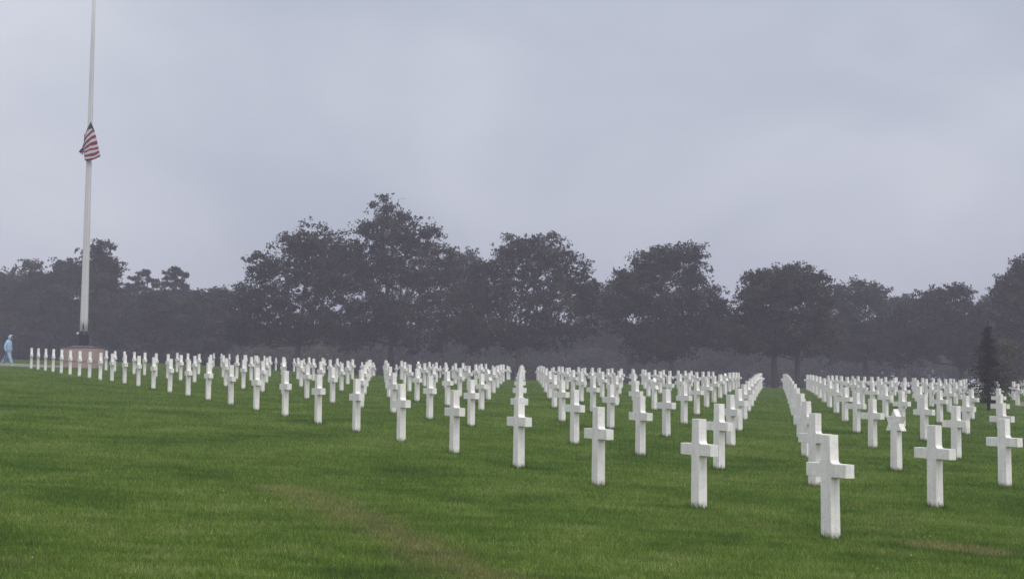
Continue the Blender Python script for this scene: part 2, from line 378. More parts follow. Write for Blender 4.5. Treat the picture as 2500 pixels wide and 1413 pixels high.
ORD = ['first', 'second', 'third', 'fourth', 'fifth', 'sixth', 'seventh', 'eighth', 'ninth', 'tenth', 'eleventh', 'twelfth', 'thirteenth', 'fourteenth', 'fifteenth', 'sixteenth', 'seventeenth', 'eighteenth', 'nineteenth', 'twentieth', 'twenty-first', 'twenty-second', 'twenty-third', 'twenty-fourth', 'twenty-fifth', 'twenty-sixth', 'twenty-seventh', 'twenty-eighth', 'twenty-ninth', 'thirtieth']
SL = {(-1, 2): 'large white marble headstone topped by a six-pointed star, nearest star in the field',
      (7, 3): 'small star-topped white headstone just left of the stacked central column of crosses',
      (3, 4): 'mid-distance white star-topped headstone right of centre among crosses',
      (13, 5): 'tiny far star-topped headstone rising above the crosses left of centre',
      (13, 7): 'tiny far star-topped headstone near the back, left of the central column',
      (11, 1): 'white star-topped headstone peering out behind a front-row cross at left',
      (2, 8): 'small far star-topped headstone at the back right of centre',
      (1, 11): 'tiny far star-topped headstone at the crest beside the right-hand grass aisle'}
rows = {}
for i in single: rows.setdefault(i[2], []).append(i)
for m, L_ in sorted(rows.items()):
    L_.sort(key=lambda i: i[1])                # from the right (near) end leftwards
    for k, (y, n, mm_, x, z, px, ins) in enumerate(L_):
        st = (n, m) in STARS
        o = bpy.data.objects.new('star_headstone' if st else 'marble_cross', star_me if st else (cross_me if y < 55 else cross_far))
        COL.objects.link(o); o.location = (x, y, z)
        g1 = random.Random(n*131+m*17)
        o.rotation_euler = (g1.gauss(0, .0035), g1.gauss(0, .0035), -THETA+g1.gauss(0, .008)) if False else (g1.gauss(0, .0035), g1.gauss(0, .0035), -THETA+g1.gauss(0, .008))
        rowt = 'nearest diagonal row' if m == 0 else ORD[m]+' diagonal row back'
        kk = len(L_)-1-k
        if (n, m) == (0, 0): lab = 'largest white marble cross, nearest the camera at lower right'
        elif st: lab = SL[(n, m)]
        elif kk < k and kk < 12: lab = 'white marble cross, %s from the left end of the %s' % (ORD[kk], rowt)
        else: lab = 'white marble cross, %s from the right end of the %s' % (ORD[k], rowt)
        tag(o, lab, 'headstone' if st else 'cross', 'star-topped headstones among the crosses' if st else 'white marble crosses set in diagonal rows on the lawn')
# the rest of the field, past the first three hundred
VV, FF, off = [], [], 0
cv = np.array([v.co[:] for v in cross_far.vertices]); cf = [list(p.vertices) for p in cross_far.polygons]
ca, sa = math.cos(-THETA), math.sin(-THETA)
for (y, n, m, x, z, px, ins) in items:
    if (n, m) in ids: continue
    v = cv.copy(); v2_ = v.copy(); v2_[:, 0] = v[:, 0]*ca-v[:, 1]*sa+x; v2_[:, 1] = v[:, 0]*sa+v[:, 1]*ca+y; v2_[:, 2] += z
    VV.append(v2_); FF += [[i+off for i in p] for p in cf]; off += len(cv)
if VV:
    me = bpy.data.meshes.new('distant_crosses'); me.from_pydata(np.vstack(VV).tolist(), [], FF); me.update()
    tag(obj('distant_crosses', me, mats=[mb]), 'farthest ranks of tiny white crosses along the crest of the lawn', 'crosses', kind='stuff')
# white clover heads and pale fallen bits in the turf
bm = bmesh.new()
spots = [(523, 1207), (548, 1207), (895, 1177), (908, 1178), (941, 1188), (893, 1200), (650, 1232), (818, 1392), (645, 1112), (272, 1029), (2264, 1318), (2276, 1322), (2222, 1368), (2120, 1395), (2148, 1402), (1660, 1118), (1740, 1042), (2238, 1144), (133, 948), (70, 1375)]
g_ = random.Random(3)
for px_, py_ in spots:
    c_ = ground(px_, py_); q_ = c_[1]/12
    for _ in range(1):
        bmesh.ops.create_icosphere(bm, subdivisions=1, radius=.0052*q_**.4*g_.uniform(.7, 1.4), matrix=Matrix.Translation((c_[0]+g_.gauss(0, .03), c_[1]+g_.gauss(0, .03), c_[2]+.045)))
tag(obj('clover_flowers', bm_mesh('clover_flowers', bm), mats=[simple('clover_white', (.50, .52, .36), .7)]), 'scattered tiny white clover heads in the lawn', 'clover', kind='stuff')
print('CROSSES', len(items), len(inview), 'c', np.round(CK*1e4, 2))

# ------------------------------------------------------------------ foliage
def leaf_mat(name, cols, trans=.25):
    m, t, b = mat(name, .6, .2)
    g = N(t, 'ShaderNodeNewGeometry'); n = N(t, 'ShaderNodeTexNoise', i_Scale=.45, i_Detail=6.0, i_Roughness=.65); t.links.new(g.outputs['Position'], n.inputs[0])
    a = N(t, 'ShaderNodeAttribute', attribute_name='tone')
    mx = N(t, 'ShaderNodeMix', data_type='FLOAT'); mx.inputs[0].default_value = .4; t.links.new(n.outputs[0], mx.inputs[2]); t.links.new(a.outputs['Fac'], mx.inputs[3])
    r = ramp(t, [(.30, cols[0]), (.5, cols[1]), (.72, cols[2])], mx.outputs[0])
    t.links.new(r.outputs[0], b.inputs['Base Color'])
    tr = N(t, 'ShaderNodeBsdfTranslucent'); t.links.new(r.outputs[0], tr.inputs[0])
    ms = N(t, 'ShaderNodeMixShader'); ms.inputs[0].default_value = trans; t.links.new(b.outputs[0], ms.inputs[1]); t.links.new(tr.outputs[0], ms.inputs[2])
    t.links.new(ms.outputs[0], t.nodes['Material Output'].inputs[0])
    return m
oakleaf = leaf_mat('oak_foliage', [(.016, .018, .012), (.036, .037, .025), (.088, .080, .052)])
woodleaf = leaf_mat('wood_foliage', [(.022, .027, .018), (.042, .047, .030), (.082, .083, .052)])
pineleaf = leaf_mat('pine_foliage', [(.022, .028, .024), (.036, .044, .034), (.055, .065, .045)], .1)
bushleaf = leaf_mat('bush_foliage', [(.055, .062, .036), (.085, .092, .052), (.13, .13, .078)])
firleaf = leaf_mat('fir_foliage', [(.010, .012, .011), (.022, .026, .021), (.050, .056, .038)], .05)
bark = simple('bark', (.055, .048, .042), .9, .35, 5., bump=.6)
def leaves_mesh(name, centers, per, spread, size, flat=1.0, seed=1, tones=None):
    g = np.random.default_rng(seed); n = len(centers)*per
    c = np.repeat(centers, per, 0); s = np.repeat(spread, per) if np.ndim(spread) else spread
    off = g.normal(0, 1, (n, 3)); off /= (np.linalg.norm(off, axis=1, keepdims=True)+1e-6)
    off *= (g.uniform(0, 1, n)**.45*s)[:, None]; off[:, 2] *= .72*flat
    p = c+off
    a = g.normal(0, 1, (n, 3)); a /= np.linalg.norm(a, axis=1, keepdims=True)
    b = np.cross(a, g.normal(0, 1, (n, 3))); b /= np.linalg.norm(b, axis=1, keepdims=True)
    sz = size*g.uniform(.55, 1.4, n)[:, None]
    a = a*sz; b = b*sz*.62
    P = np.stack([p-a*.5, p+b*.5, p+a*.5, p-b*.5], 1)
    me = fast_mesh(name, P.reshape(-1, 3), np.arange(n*4).reshape(-1, 4), 4)
    T = me.attributes.new('tone', 'FLOAT', 'POINT')
    tone = np.repeat(np.clip(np.repeat(g.normal(.5, .16, len(centers)) if tones is None else tones, per)+g.normal(0, .1, n), 0, 1), 4)
    T.data.foreach_set('value', tone.astype(np.float32))
    return me
def tree(name, label, D, lobes, base_px, tw, nclump, material, group='trees in the misty wood behind the cemetery', cat='tree', size=.205, spread=.62, per=11, seed=1, trunks=None, base_y=None, depth=.85, hollow=.3, bough=7, brad=.72):
    """lobes: (px, py, rx, ry) as measured; each becomes a lump of the crown with its own depth"""
    g = np.random.default_rng(seed); k = D/F
    bx = at(base_px, 900, D)[0]; bz = float(zt(bx, D))
    root = empty(name, (bx, D, bz)); tag(root, label, cat, group)
    org = np.array([bx, D, bz])
    L3 = []
    for (lx, ly, rx, ry) in lobes:
        r3 = np.array([rx*k, min(rx, ry*1.2)*k*depth, ry*k])*1.04
        c = at(lx, ly, D); c[1] += g.uniform(-.35, .35)*r3[1]
        c[2] = at(lx, ly, D)[2]; L3.append((c-org, r3))
    vol = np.array([np.prod(r)**(2/3) for _, r in L3]); vol = vol/vol.sum()
    # boughs fill each lump of the crown, clumps of leaves fill each bough: ragged edge, gaps between boughs
    cen, ton, nb = [], [], max(8, nclump/bough)
    bq = []
    for (c, r), v in zip(L3, vol):
        nn = max(4, int(nb*v*2.1)); u = g.normal(0, 1, (nn, 3)); u /= np.linalg.norm(u, axis=1, keepdims=True)
        q = c+u*(hollow+(1-hollow)*g.uniform(0, 1, nn)**.6)[:, None]*r
        bq.append(q)
    bq = np.vstack(bq)
    dd = np.sort(np.linalg.norm(bq[:, None]-bq[None], axis=2), axis=1)[:, 3]
    if True:
        for p_ in bq[dd < max(1.25, np.percentile(dd, 80))]:
            kk_ = int(bough*1.5*g.uniform(.5, 1.4)); br = brad*g.uniform(.55, 1.3)
            o_ = np.clip(g.normal(0, .5, (kk_, 3)), -.9, .9)*br*[1.15, 1.15, .62]
            cen.append(p_+o_); ton.append(np.full(kk_, g.normal(.5, .2))-.0*o_[:, 2])
    for (c, r), v in zip(L3, vol):      # inner foliage closes the heart of each lump
        nn = int(nclump*.55*v); u = g.normal(0, 1, (nn, 3)); u /= np.linalg.norm(u, axis=1, keepdims=True)
        cen.append(c+u*(g.uniform(0, 1, nn)**.5)[:, None]*r*[.8, .8, .74]-[0, 0, .08*r[2]]); ton.append(g.normal(.45, .12, nn))
    cen = np.vstack(cen); ton = np.concatenate(ton)
    ok = cen[:, 2] > .3; cen = cen[ok]; ton = ton[ok]
    sp = spread*.62*g.uniform(.45, 1.25, len(cen))
    cm = leaves_mesh('crown', cen, per, sp, size, seed=seed+5, tones=ton)
    obj('crown', cm, root, [material])
    bm = bmesh.new(); top = np.mean([c for c, r in L3], 0)
    for (tx, twd) in (trunks or [(base_px, tw)]):
        s0 = np.array([at(tx, 900, D)[0]-bx, 0, -.6]); wd = twd*k/2
        fork = s0*[1, 1, 0]+np.array([0, 0, max(1.2, min(c[2]-r[2]*.3 for c, r in L3)*.8)])
        wob = g.normal(0, .12, 3)
        tube(bm, [s0, s0+[0, 0, 1.1], (s0+fork)/2+wob*[1, 1, 0]+[0, 0, .4], fork+[wob[0], wob[1], .3]], [wd*1.35, wd*1.02, wd*.92, wd*.78], 10)
        for c, r in L3:
            if abs(c[0]-s0[0]) > max(4.5, r[0]*1.6) and trunks: continue
            e = c+g.normal(0, .25, 3)*r; midp = (fork+e)/2+np.array([0, 0, -.25*abs(e[0]-fork[0])*.5])
            tube(bm, [fork, midp, e], [wd*.5, wd*.3, wd*.12], 6)
            for _ in range(4):
                e2 = c+np.clip(g.normal(0, .5, 3), -.8, .8)*r
                tube(bm, [midp*.5+e*.5, (e+e2)/2+g.normal(0, .1, 3), e2], [wd*.16, wd*.1, .02], 5)
    obj('trunk', bm_mesh('trunk', bm, True), root, [bark])
    return root

OAKG = 'big broad-leaved trees lining the far side of the cemetery'
tree('broadleaf_tree', 'broad dark tree with its single trunk showing, leftmost of the big trees', 112,
     [(745, 592, 66, 48), (705, 625, 84, 66), (632, 655, 46, 56), (596, 730, 40, 48), (588, 795, 42, 46), (810, 610, 44, 44), (815, 690, 60, 70), (790, 640, 60, 58), (655, 735, 88, 70), (610, 745, 42, 46), (760, 735, 85, 75), (625, 800, 68, 42), (710, 805, 95, 45), (790, 800, 80, 48), (600, 815, 42, 26)],
     728, 17, 1250, oakleaf, OAKG, seed=11)
tree('broadleaf_tree', 'tallest tree of the line, its crown rising to a ragged peak left of centre', 116,
     [(950, 512, 48, 36), (985, 545, 42, 40), (925, 560, 55, 50), (900, 610, 62, 60), (1045, 575, 34, 34), (1000, 620, 95, 75), (870, 670, 85, 75), (960, 720, 110, 90), (1060, 690, 80, 90), (880, 780, 95, 70), (1010, 800, 110, 70), (840, 800, 60, 55), (838, 612, 46, 42), (1082, 640, 44, 52)],
     958, 15, 1600, oakleaf, OAKG, seed=12)
tree('broadleaf_tree', 'rounded tree with pale gaps in its crown at the middle of the treeline', 114,
     [(1320, 612, 62, 50), (1260, 620, 58, 50), (1225, 645, 42, 44), (1370, 640, 55, 52), (1410, 690, 46, 60), (1200, 720, 80, 80), (1300, 710, 100, 80), (1390, 770, 75, 80), (1190, 800, 90, 65), (1290, 810, 95, 65), (1120, 760, 70, 90), (1160, 665, 46, 46), (1440, 730, 36, 60)],
     1268, 15, 1450, oakleaf, OAKG, seed=13)
tree('broadleaf_tree', 'tall dense tree with a domed top standing right of the open gap in the treeline', 112,
     [(1640, 628, 64, 42), (1590, 650, 52, 48), (1690, 655, 36, 56), (1560, 710, 56, 64), (1640, 720, 90, 80), (1720, 740, 56, 62), (1540, 780, 62, 70), (1640, 810, 100, 65), (1735, 800, 55, 60), (1590, 850, 75, 40), (1755, 765, 32, 44), (1512, 735, 38, 52), (1540, 690, 40, 40)],
     1630, 15, 1500, oakleaf, OAKG, seed=14)
tree('broadleaf_tree', 'flat-topped tree on two thin trunks beside the grass aisle at right', 106,
     [(1870, 685, 42, 36), (1950, 680, 66, 38), (1905, 700, 80, 50), (1840, 730, 44, 50), (1990, 730, 44, 52), (1920, 770, 95, 55), (1830, 790, 60, 50), (1880, 835, 90, 38), (1980, 820, 70, 48), (1810, 820, 36, 40)],
     1893, 17, 1250, oakleaf, OAKG, seed=15, trunks=[(1893, 17), (1948, 14)])
tree('broadleaf_tree', 'paler rounded tree just right of the flat-topped two-trunk tree', 124,
     [(2090, 712, 56, 34), (2140, 730, 36, 38), (2060, 745, 50, 52), (2110, 790, 80, 62), (2050, 830, 66, 58), (2150, 830, 56, 58)],
     2105, 13, 900, woodleaf, OAKG, seed=16)
tree('broadleaf_tree', 'wide low tree with a wispy branch sticking up from its top at right', 118,
     [(2320, 718, 40, 20), (2350, 705, 28, 14), (2260, 745, 66, 32), (2340, 765, 66, 42), (2230, 790, 66, 56), (2310, 820, 90, 62), (2390, 790, 42, 56), (2220, 850, 62, 44), (2380, 860, 50, 46)],
     2345, 13, 1200, oakleaf, OAKG, seed=17)
tree('broadleaf_tree', 'tall dark tree cut off by the right edge of the view', 108,
     [(2490, 692, 46, 44), (2530, 660, 50, 45), (2455, 735, 36, 44), (2500, 780, 76, 72), (2450, 830, 42, 56), (2500, 870, 70, 50), (2560, 780, 60, 90)],
     2508, 15, 1100, oakleaf, OAKG, seed=18)
# back row seen in the gaps
tree('background_tree', 'small far tree filling the dip between the tallest tree and the middle tree', 150,
     [(1135, 640, 42, 36), (1110, 680, 50, 50), (1165, 690, 45, 50), (1140, 760, 70, 70)], 1138, 10, 420, woodleaf, seed=21, size=.26)
tree('background_tree', 'low pale tree in the notch right of the middle tree', 160,
     [(1470, 715, 40, 28), (1450, 760, 60, 50), (1495, 760, 40, 50), (1470, 830, 80, 60)], 1472, 10, 460, woodleaf, seed=22, size=.26)
tree('background_tree', 'far grey tree behind the gap between the two right-hand trees', 160,
     [(1785, 800, 40, 50), (1780, 860, 60, 40)], 1784, 10, 300, woodleaf, seed=23, size=.26)
tree('background_tree', 'far grey tree in the dip before the wide low tree at right', 150,
     [(2195, 745, 40, 30), (2180, 800, 55, 60), (2420, 770, 50, 50)], 2196, 10, 420, woodleaf, seed=24, size=.26)
WG = 'trees of the misty wood behind the flagpole'
wood = [('dark rounded tree at the left edge of the view', [(5, 690, 50, 36), (-30, 720, 60, 60), (10, 760, 70, 60)], 6, 150, pineleaf),
        ('dark tree with a low pointed top in the wood left of the flagpole', [(85, 672, 40, 34), (50, 715, 50, 44), (100, 740, 60, 60), (70, 800, 70, 50)], 84, 148, woodleaf),
        ('tree with a ragged tufted top just left of the flagpole', [(155, 650, 28, 22), (180, 672, 36, 34), (135, 690, 40, 36), (165, 750, 60, 60), (150, 810, 60, 50)], 160, 146, pineleaf),
        ('tall narrow-topped tree rising directly right of the flagpole', [(245, 622, 34, 32), (232, 650, 36, 34), (265, 660, 30, 40), (250, 710, 52, 52), (260, 780, 66, 66)], 246, 140, oakleaf),
        ('olive tree in the wood below the two pines', [(380, 745, 60, 40), (330, 780, 70, 60), (400, 810, 70, 55)], 376, 134, woodleaf),
        ('low rounded tree at the right end of the wood, pale at its top', [(500, 738, 60, 30), (545, 728, 34, 26), (470, 780, 60, 50), (530, 790, 60, 55), (500, 840, 70, 40)], 508, 132, woodleaf)]
for i, (lb, lo_, bx_, D_, mt_) in enumerate(wood):
    tree('woodland_tree', lb, D_, lo_, bx_, 10, 640, mt_, WG, seed=31+i, size=.27, spread=.7, hollow=.35)
tree('pine_tree', 'pine with a slanting flat-topped crown, the left one of the pair right of the flagpole', 146,
     [(357, 664, 9, 5), (344, 671, 18, 5), (327, 678, 16, 5), (360, 680, 10, 4), (372, 684, 12, 5), (345, 690, 22, 5), (380, 695, 9, 5), (318, 700, 18, 10), (345, 705, 28, 8), (335, 740, 46, 30)], 352, 7, 420, pineleaf, WG, seed=41, size=.19, spread=.36, hollow=.2, brad=.3)
tree('pine_tree', 'pine with separate tiered pads of needles, the right one of the pair', 144,
     [(424, 658, 14, 4), (408, 666, 12, 4), (430, 669, 14, 4), (450, 672, 9, 4), (418, 679, 17, 4), (442, 684, 14, 4), (412, 691, 13, 4), (434, 695, 20, 5), (455, 702, 10, 6), (430, 732, 44, 26)], 428, 7, 420, pineleaf, WG, seed=42, size=.19, spread=.36, hollow=.2, brad=.3)
# bushes and undergrowth below the crowns
BG = 'bushes along the foot of the wood'
hedgeleaf = leaf_mat('hedge_foliage', [(.045, .048, .040), (.070, .073, .058), (.11, .11, .085)])
bl = [('pale grey bush low at the left edge under the wood', 20, 840, 80, 50, 154, hedgeleaf), ('grey bush behind the stone base of the flagpole', 170, 835, 90, 55, 153, hedgeleaf),
      ('grey bush to the right of the flagpole base', 330, 845, 90, 50, 152, hedgeleaf), ('grey-green bush between the flagpole base and the first big tree', 470, 855, 90, 45, 150, hedgeleaf),
      ('olive bush just left of the single visible trunk', 665, 878, 62, 30, 154, bushleaf), ('olive bush just right of the single visible trunk', 790, 876, 60, 34, 154, bushleaf),
      ('dull bush left of centre under the tallest tree', 920, 880, 80, 42, 152, hedgeleaf), ('grey bush behind the stacked central column of crosses', 1090, 885, 95, 42, 154, hedgeleaf),
      ('dark bush under the middle tree', 1250, 890, 95, 42, 156, hedgeleaf), ('grey bush under the notch in the treeline', 1420, 885, 80, 44, 156, hedgeleaf),
      ('dark bush under the tall domed tree', 1580, 895, 95, 42, 156, hedgeleaf), ('pale grey bush left of the two thin trunks', 1745, 890, 72, 52, 160, hedgeleaf),
      ('pale grey bush behind the two thin trunks', 1870, 900, 80, 52, 164, hedgeleaf), ('grey bush right of the two thin trunks', 2010, 905, 90, 46, 158, hedgeleaf),
      ('dark bush under the pale rounded tree at right', 2160, 908, 90, 48, 156, hedgeleaf), ('grey bush under the wide low tree at right', 2300, 915, 90, 48, 156, hedgeleaf),
      ('dark bush at the right edge of the view', 2480, 915, 90, 60, 152, hedgeleaf)]
for i, (lb, bx_, by_, rx, ry, D_, mt_) in enumerate(bl):
    tree('bush', lb, D_, [(bx_, by_, rx, ry), (bx_-rx*.5, by_+ry*.5, rx*.7, ry*.7), (bx_+rx*.5, by_+ry*.45, rx*.7, ry*.7), (bx_, by_+ry*.9, rx, ry*.6)],
         bx_, 5, 420, mt_, BG, 'bush', seed=61+i, size=.24, hollow=.4)
# the closed mass of the far wood behind everything
cen = []
for px in np.arange(-420, 2900, 7):
    for _ in range(16):
        D = RNG.uniform(168, 186); py = RNG.uniform(745 if px < 560 else 800, 905); p = at(px+RNG.uniform(-8, 8), py, D); cen.append(p)
me = leaves_mesh('far_wood', np.array(cen), 14, 1.2, .62, seed=90)
tag(obj('far_wood', me, mats=[woodleaf]), 'misty mass of far woodland closing the view behind all the trees', 'woodland', kind='stuff')

# ------------------------------------------------------------------ young fir among the crosses
fr_ = empty('fir_tree', FIR); tag(fr_, 'young dark conical fir tree standing among the crosses at far right', 'fir tree')
k = FIR[1]/F; hf = (1003-785)*k
g = np.random.default_rng(5); cen, sp, bm = [], [], bmesh.new()
tube(bm, [(0, 0, -.2), (0, 0, hf*.5), (0.01, 0, hf)], [.075, .04, .008], 8)
for h in np.concatenate([np.linspace(.10, .93, 46)]):
    R_ = float(np.interp(h, [.08, .16, .24, .31, .42, .58, .75, .88, 1], [24, 50, 62, 56, 43, 33, 22, 11, 1]))*k
    for q in range(int(5+7*(1-h))):
        a = g.uniform(0, 2*np.pi); Lb = R_*g.choice([.6, .8, 1., 1.25])*g.uniform(.85, 1.1)
        for s in np.linspace(.15, 1, 7):
            cen.append((math.cos(a)*Lb*s, math.sin(a)*Lb*s, hf*h-.10*s*s*Lb+.10*Lb*max(0, s-.6))); 
        tube(bm, [(0, 0, hf*h), (math.cos(a)*Lb, math.sin(a)*Lb, hf*h-.06*Lb)], [.009, .003], 4, False)
for s in np.linspace(.92, 1.0, 6): cen.append((0, 0, hf*s))
obj('crown', leaves_mesh('fir_crown', np.array(cen), 5, .05, .055, seed=6), fr_, [firleaf])
obj('trunk', bm_mesh('fir_trunk', bm), fr_, [bark])
tree('bush', 'pale olive shrub standing right behind the young fir', 80, [(2452, 870, 26, 34), (2440, 905, 30, 32), (2460, 935, 26, 30)], 2450, 4, 260, bushleaf, BG, 'bush', seed=95, size=.13, spread=.32, hollow=.2)

# ------------------------------------------------------------------ path and flagpole
DP = 76.0
pav = simple('path_gravel', (.20, .19, .165), .9, .15, 3.)
xs = np.linspace(-60, at(150, 880, DP)[0]+.6, 60); V, Fc = [], []
for i_, x in enumerate(xs):
    for yy in (72.2, 86.): V.append((x, yy, float(zt(x, yy))+.012))
for i_ in range(len(xs)-1): Fc.append((2*i_, 2*i_+2, 2*i_+3, 2*i_+1))
me = bpy.data.meshes.new('path'); me.from_pydata(V, [], Fc); me.update(); tag(obj('path', me, mats=[pav]), kind='structure')

PB = at(201, 882, DP); pz = float(zt(PB[0], DP)); base = np.array([PB[0], DP, PB[2]-.11]); k = DP/F
granite = simple('pink_granite', (.34, .255, .23), .7, .2, 14.); slate = simple('dark_plinth_cap', (.10, .10, .115), .6); black = simple('black_sleeve', (.018, .016, .028), .45)
paint = simple('white_pole_paint', (.57, .56, .575), .4, .05, 1.2); steel = simple('galvanised_fitting', (.5, .5, .5), .4, metal=.6)
pl = empty('flagpole_plinth', base); tag(pl, 'low round pink granite plinth under the flagpole', 'plinth')
hP = (882-845)*k; rP = 52*k
bm = bmesh.new(); lathe(bm, [(rP*.97, -.9), (rP*.97, .10), (rP, .11), (rP, hP-.03), (rP-.04, hP)], 64)
# vertical joints between the curved stones
obj('drum', bm_mesh('drum', bm), pl, [granite])
bm = bmesh.new(); lathe(bm, [(rP*1.02, hP+.001), (rP*1.02, hP+.035), (rP*.55, hP+.085), (rP*.42, hP+.12), (rP*.26, hP+.13)], 64); obj('cap', bm_mesh('cap', bm), pl, [slate])
zc = hP+.13; hB = (838-803)*k
fp = empty('flagpole', base+np.array([.03, 0, zc])); tag(fp, 'tall white tapering flagpole on the pink granite plinth, top out of view', 'flagpole')
rs = 12.6*k
bm = bmesh.new(); lathe(bm, [(rs*1.08, 0), (rs*1.08, .04), (rs, .05), (rs, hB*.80), (rs*.86, hB*.95), (rs*.82, hB)], 32); obj('sleeve', bm_mesh('sleeve', bm, False), fp, [black])
HP = 22.5
bm = bmesh.new(); prof = [(9.6*k, hB+.001), (9.4*k, hB+.6), (8.4*k, 4), (7.2*k, 8), (6.0*k, 12), (4.9*k, 16.5), (3.6*k, HP)]; lathe(bm, prof, 32); obj('pole', bm_mesh('pole', bm, True), fp, [paint])
bm = bmesh.new(); zr = hB+(803-776)*k
for q in range(8):
    a = 2*math.pi*q/8+.2; lathe(bm, [(.028, zr-.02), (.032, zr), (.028, zr+.02)], 8, (math.cos(a)*9.5*k, math.sin(a)*9.5*k))
obj('bolt_ring', bm_mesh('bolt_ring', bm), fp, [steel])
bm = bmesh.new(); tube(bm, [(.03, -10*k, hB+.12), (.03, -10.5*k, hB+.38)], [.035, .03], 8); tube(bm, [(.03, -11*k, hB+.02), (.03, -11.5*k, hB+.16), (.03, -11*k, hB+.46)], [.012, .016, .012], 6); obj('cleat', bm_mesh('cleat', bm), fp, [black])
bm = bmesh.new(); tube(bm, [(.05, -9.6*k, hB+.3), (.05, -8.6*k, 4), (.04, -7.4*k, 8), (.03, -5.2*k, 16), (.02, -4*k, HP-.3)], [.009]*5, 5); obj('halyard', bm_mesh('halyard', bm), fp, [steel])
bm = bmesh.new(); bmesh.ops.create_uvsphere(bm, u_segments=12, v_segments=8, radius=.075, matrix=Matrix.Translation((-rs-.02, -.05, hB*.86))); obj('white_ball', bm_mesh('white_ball', bm, True), fp, [paint])  # small plain white ball at the left of the sleeve
bm = bmesh.new(); bmesh.ops.create_uvsphere(bm, u_segments=16, v_segments=10, radius=.17, matrix=Matrix.Translation((0, 0, HP+.15))); obj('finial', bm_mesh('finial', bm, True), fp, [simple('gilt', (.7, .5, .15), .3, metal=1.)])

# flag: limp and wrapped forwards round the pole; rows of the mesh follow the stripes
def cloth(name, col):
    m, t, b = mat(name, .85, .15); c = N(t, 'ShaderNodeTexCoord'); n = N(t, 'ShaderNodeTexNoise', i_Scale=5., i_Detail=4.0); t.links.new(c.outputs['Object'], n.inputs[0])
    r = ramp(t, [(.3, tuple(x*.85 for x in col)), (.7, col)], n.outputs[0]); t.links.new(r.outputs[0], b.inputs['Base Color'])
    tr = N(t, 'ShaderNodeBsdfTranslucent'); t.links.new(r.outputs[0], tr.inputs[0]); ms = N(t, 'ShaderNodeMixShader'); ms.inputs[0].default_value = .2
    t.links.new(b.outputs[0], ms.inputs[1]); t.links.new(tr.outputs[0], ms.inputs[2]); t.links.new(ms.outputs[0], t.nodes['Material Output'].inputs[0]); return m
fm = [cloth('flag_white', (.66, .62, .67)), cloth('flag_red', (.25, .025, .05)), cloth('flag_navy', (.035, .045, .10))]
def zp(x, y): return 120+x/7.065, 260+y/7.065
Ls = [(609, 470), (604, 540), (592, 600), (574, 660), (563, 700), (556, 722), (556, 748), (572, 768), (581, 797), (585, 825), (596, 862), (602, 900), (612, 925)]
Ms = [(690, 398), (676, 470), (680, 512), (682, 560), (690, 608), (690, 650), (694, 702), (694, 742), (690, 776), (705, 822), (740, 860), (720, 902), (705, 938)]
Rs = [(735, 385), (748, 404), (785, 440), (797, 487), (803, 532), (815, 580), (821, 640), (833, 680), (836, 722), (840, 748), (846, 778), (858, 815), (857, 850)]
flag_o = None
def fpt(x, y):
    px, py = zp(x, y); p = at(px, py, DP-.32)
    u = (x-700)/150.; v = (y-260)/680.
    p[1] += -.10*math.sin(u*3.6+v*2.)*min(1, v*1.6)+.16*u*u*min(1, v*2)+.03*math.sin(9*u+5*v)
    return p
bm = bmesh.new(); org = at(222, 300, DP-.32)
NC = 16; rows_ = []
for l, m_, r_ in zip(Ls, Ms, Rs):
    row = []
    for s in range(NC+1):
        tt = s/NC; q = [l[i]*(1-tt)*(1-2*tt)+4*m_[i]*tt*(1-tt)+r_[i]*tt*(2*tt-1) for i in (0, 1)]
        row.append(bm.verts.new(fpt(*q)-org))
    rows_.append(row)
for i_ in range(len(rows_)-1):
    for s in range(NC):
        f = bm.faces.new((rows_[i_][s], rows_[i_][s+1], rows_[i_+1][s+1], rows_[i_+1][s])); f.material_index = i_ % 2
ap = [bm.verts.new(fpt(718+(s/NC-.5)*8, 268)-org) for s in range(NC+1)]
md = [bm.verts.new((Vector(ap[s].co)+Vector(rows_[0][s].co))/2+Vector((0, -.05, 0))) for s in range(NC+1)]
for s in range(NC):
    for a_, b_ in ((ap, md), (md, rows_[0])):
        f = bm.faces.new((a_[s], a_[s+1], b_[s+1], b_[s])); f.material_index = 2
# navy selvedge down both sides and the little tail thrown out to the left
def poly(pts, mi, dy=0.):
    f = bm.faces.new([bm.verts.new(fpt(*p)-org+np.array([0, dy, 0])) for p in pts]); f.material_index = mi
poly([(609, 470), (604, 540), (592, 600), (585, 596), (594, 535), (600, 462)], 2); poly([(592, 600), (574, 660), (556, 720), (546, 712), (562, 655), (585, 596)], 2)
poly([(735, 385), (785, 440), (780, 415), (752, 345), (722, 290)], 2, .01)
poly([(556, 700), (520, 722), (503, 745), (556, 748)], 1, .03); poly([(503, 745), (475, 762), (510, 790), (560, 770), (556, 748)], 2, .035); poly([(510, 790), (548, 822), (565, 790), (560, 770)], 0, .035); poly([(520, 762), (560, 790), (572, 768), (545, 745)], 1, .0)
fo = obj('flag', bm_mesh('flag', bm, True), None, fm, Vector(org))
sm = fo.modifiers.new('thickness', 'SOLIDIFY'); sm.thickness = .02
tag(fo, 'limp striped red, white and navy flag wrapped round the pole at half mast', 'flag')

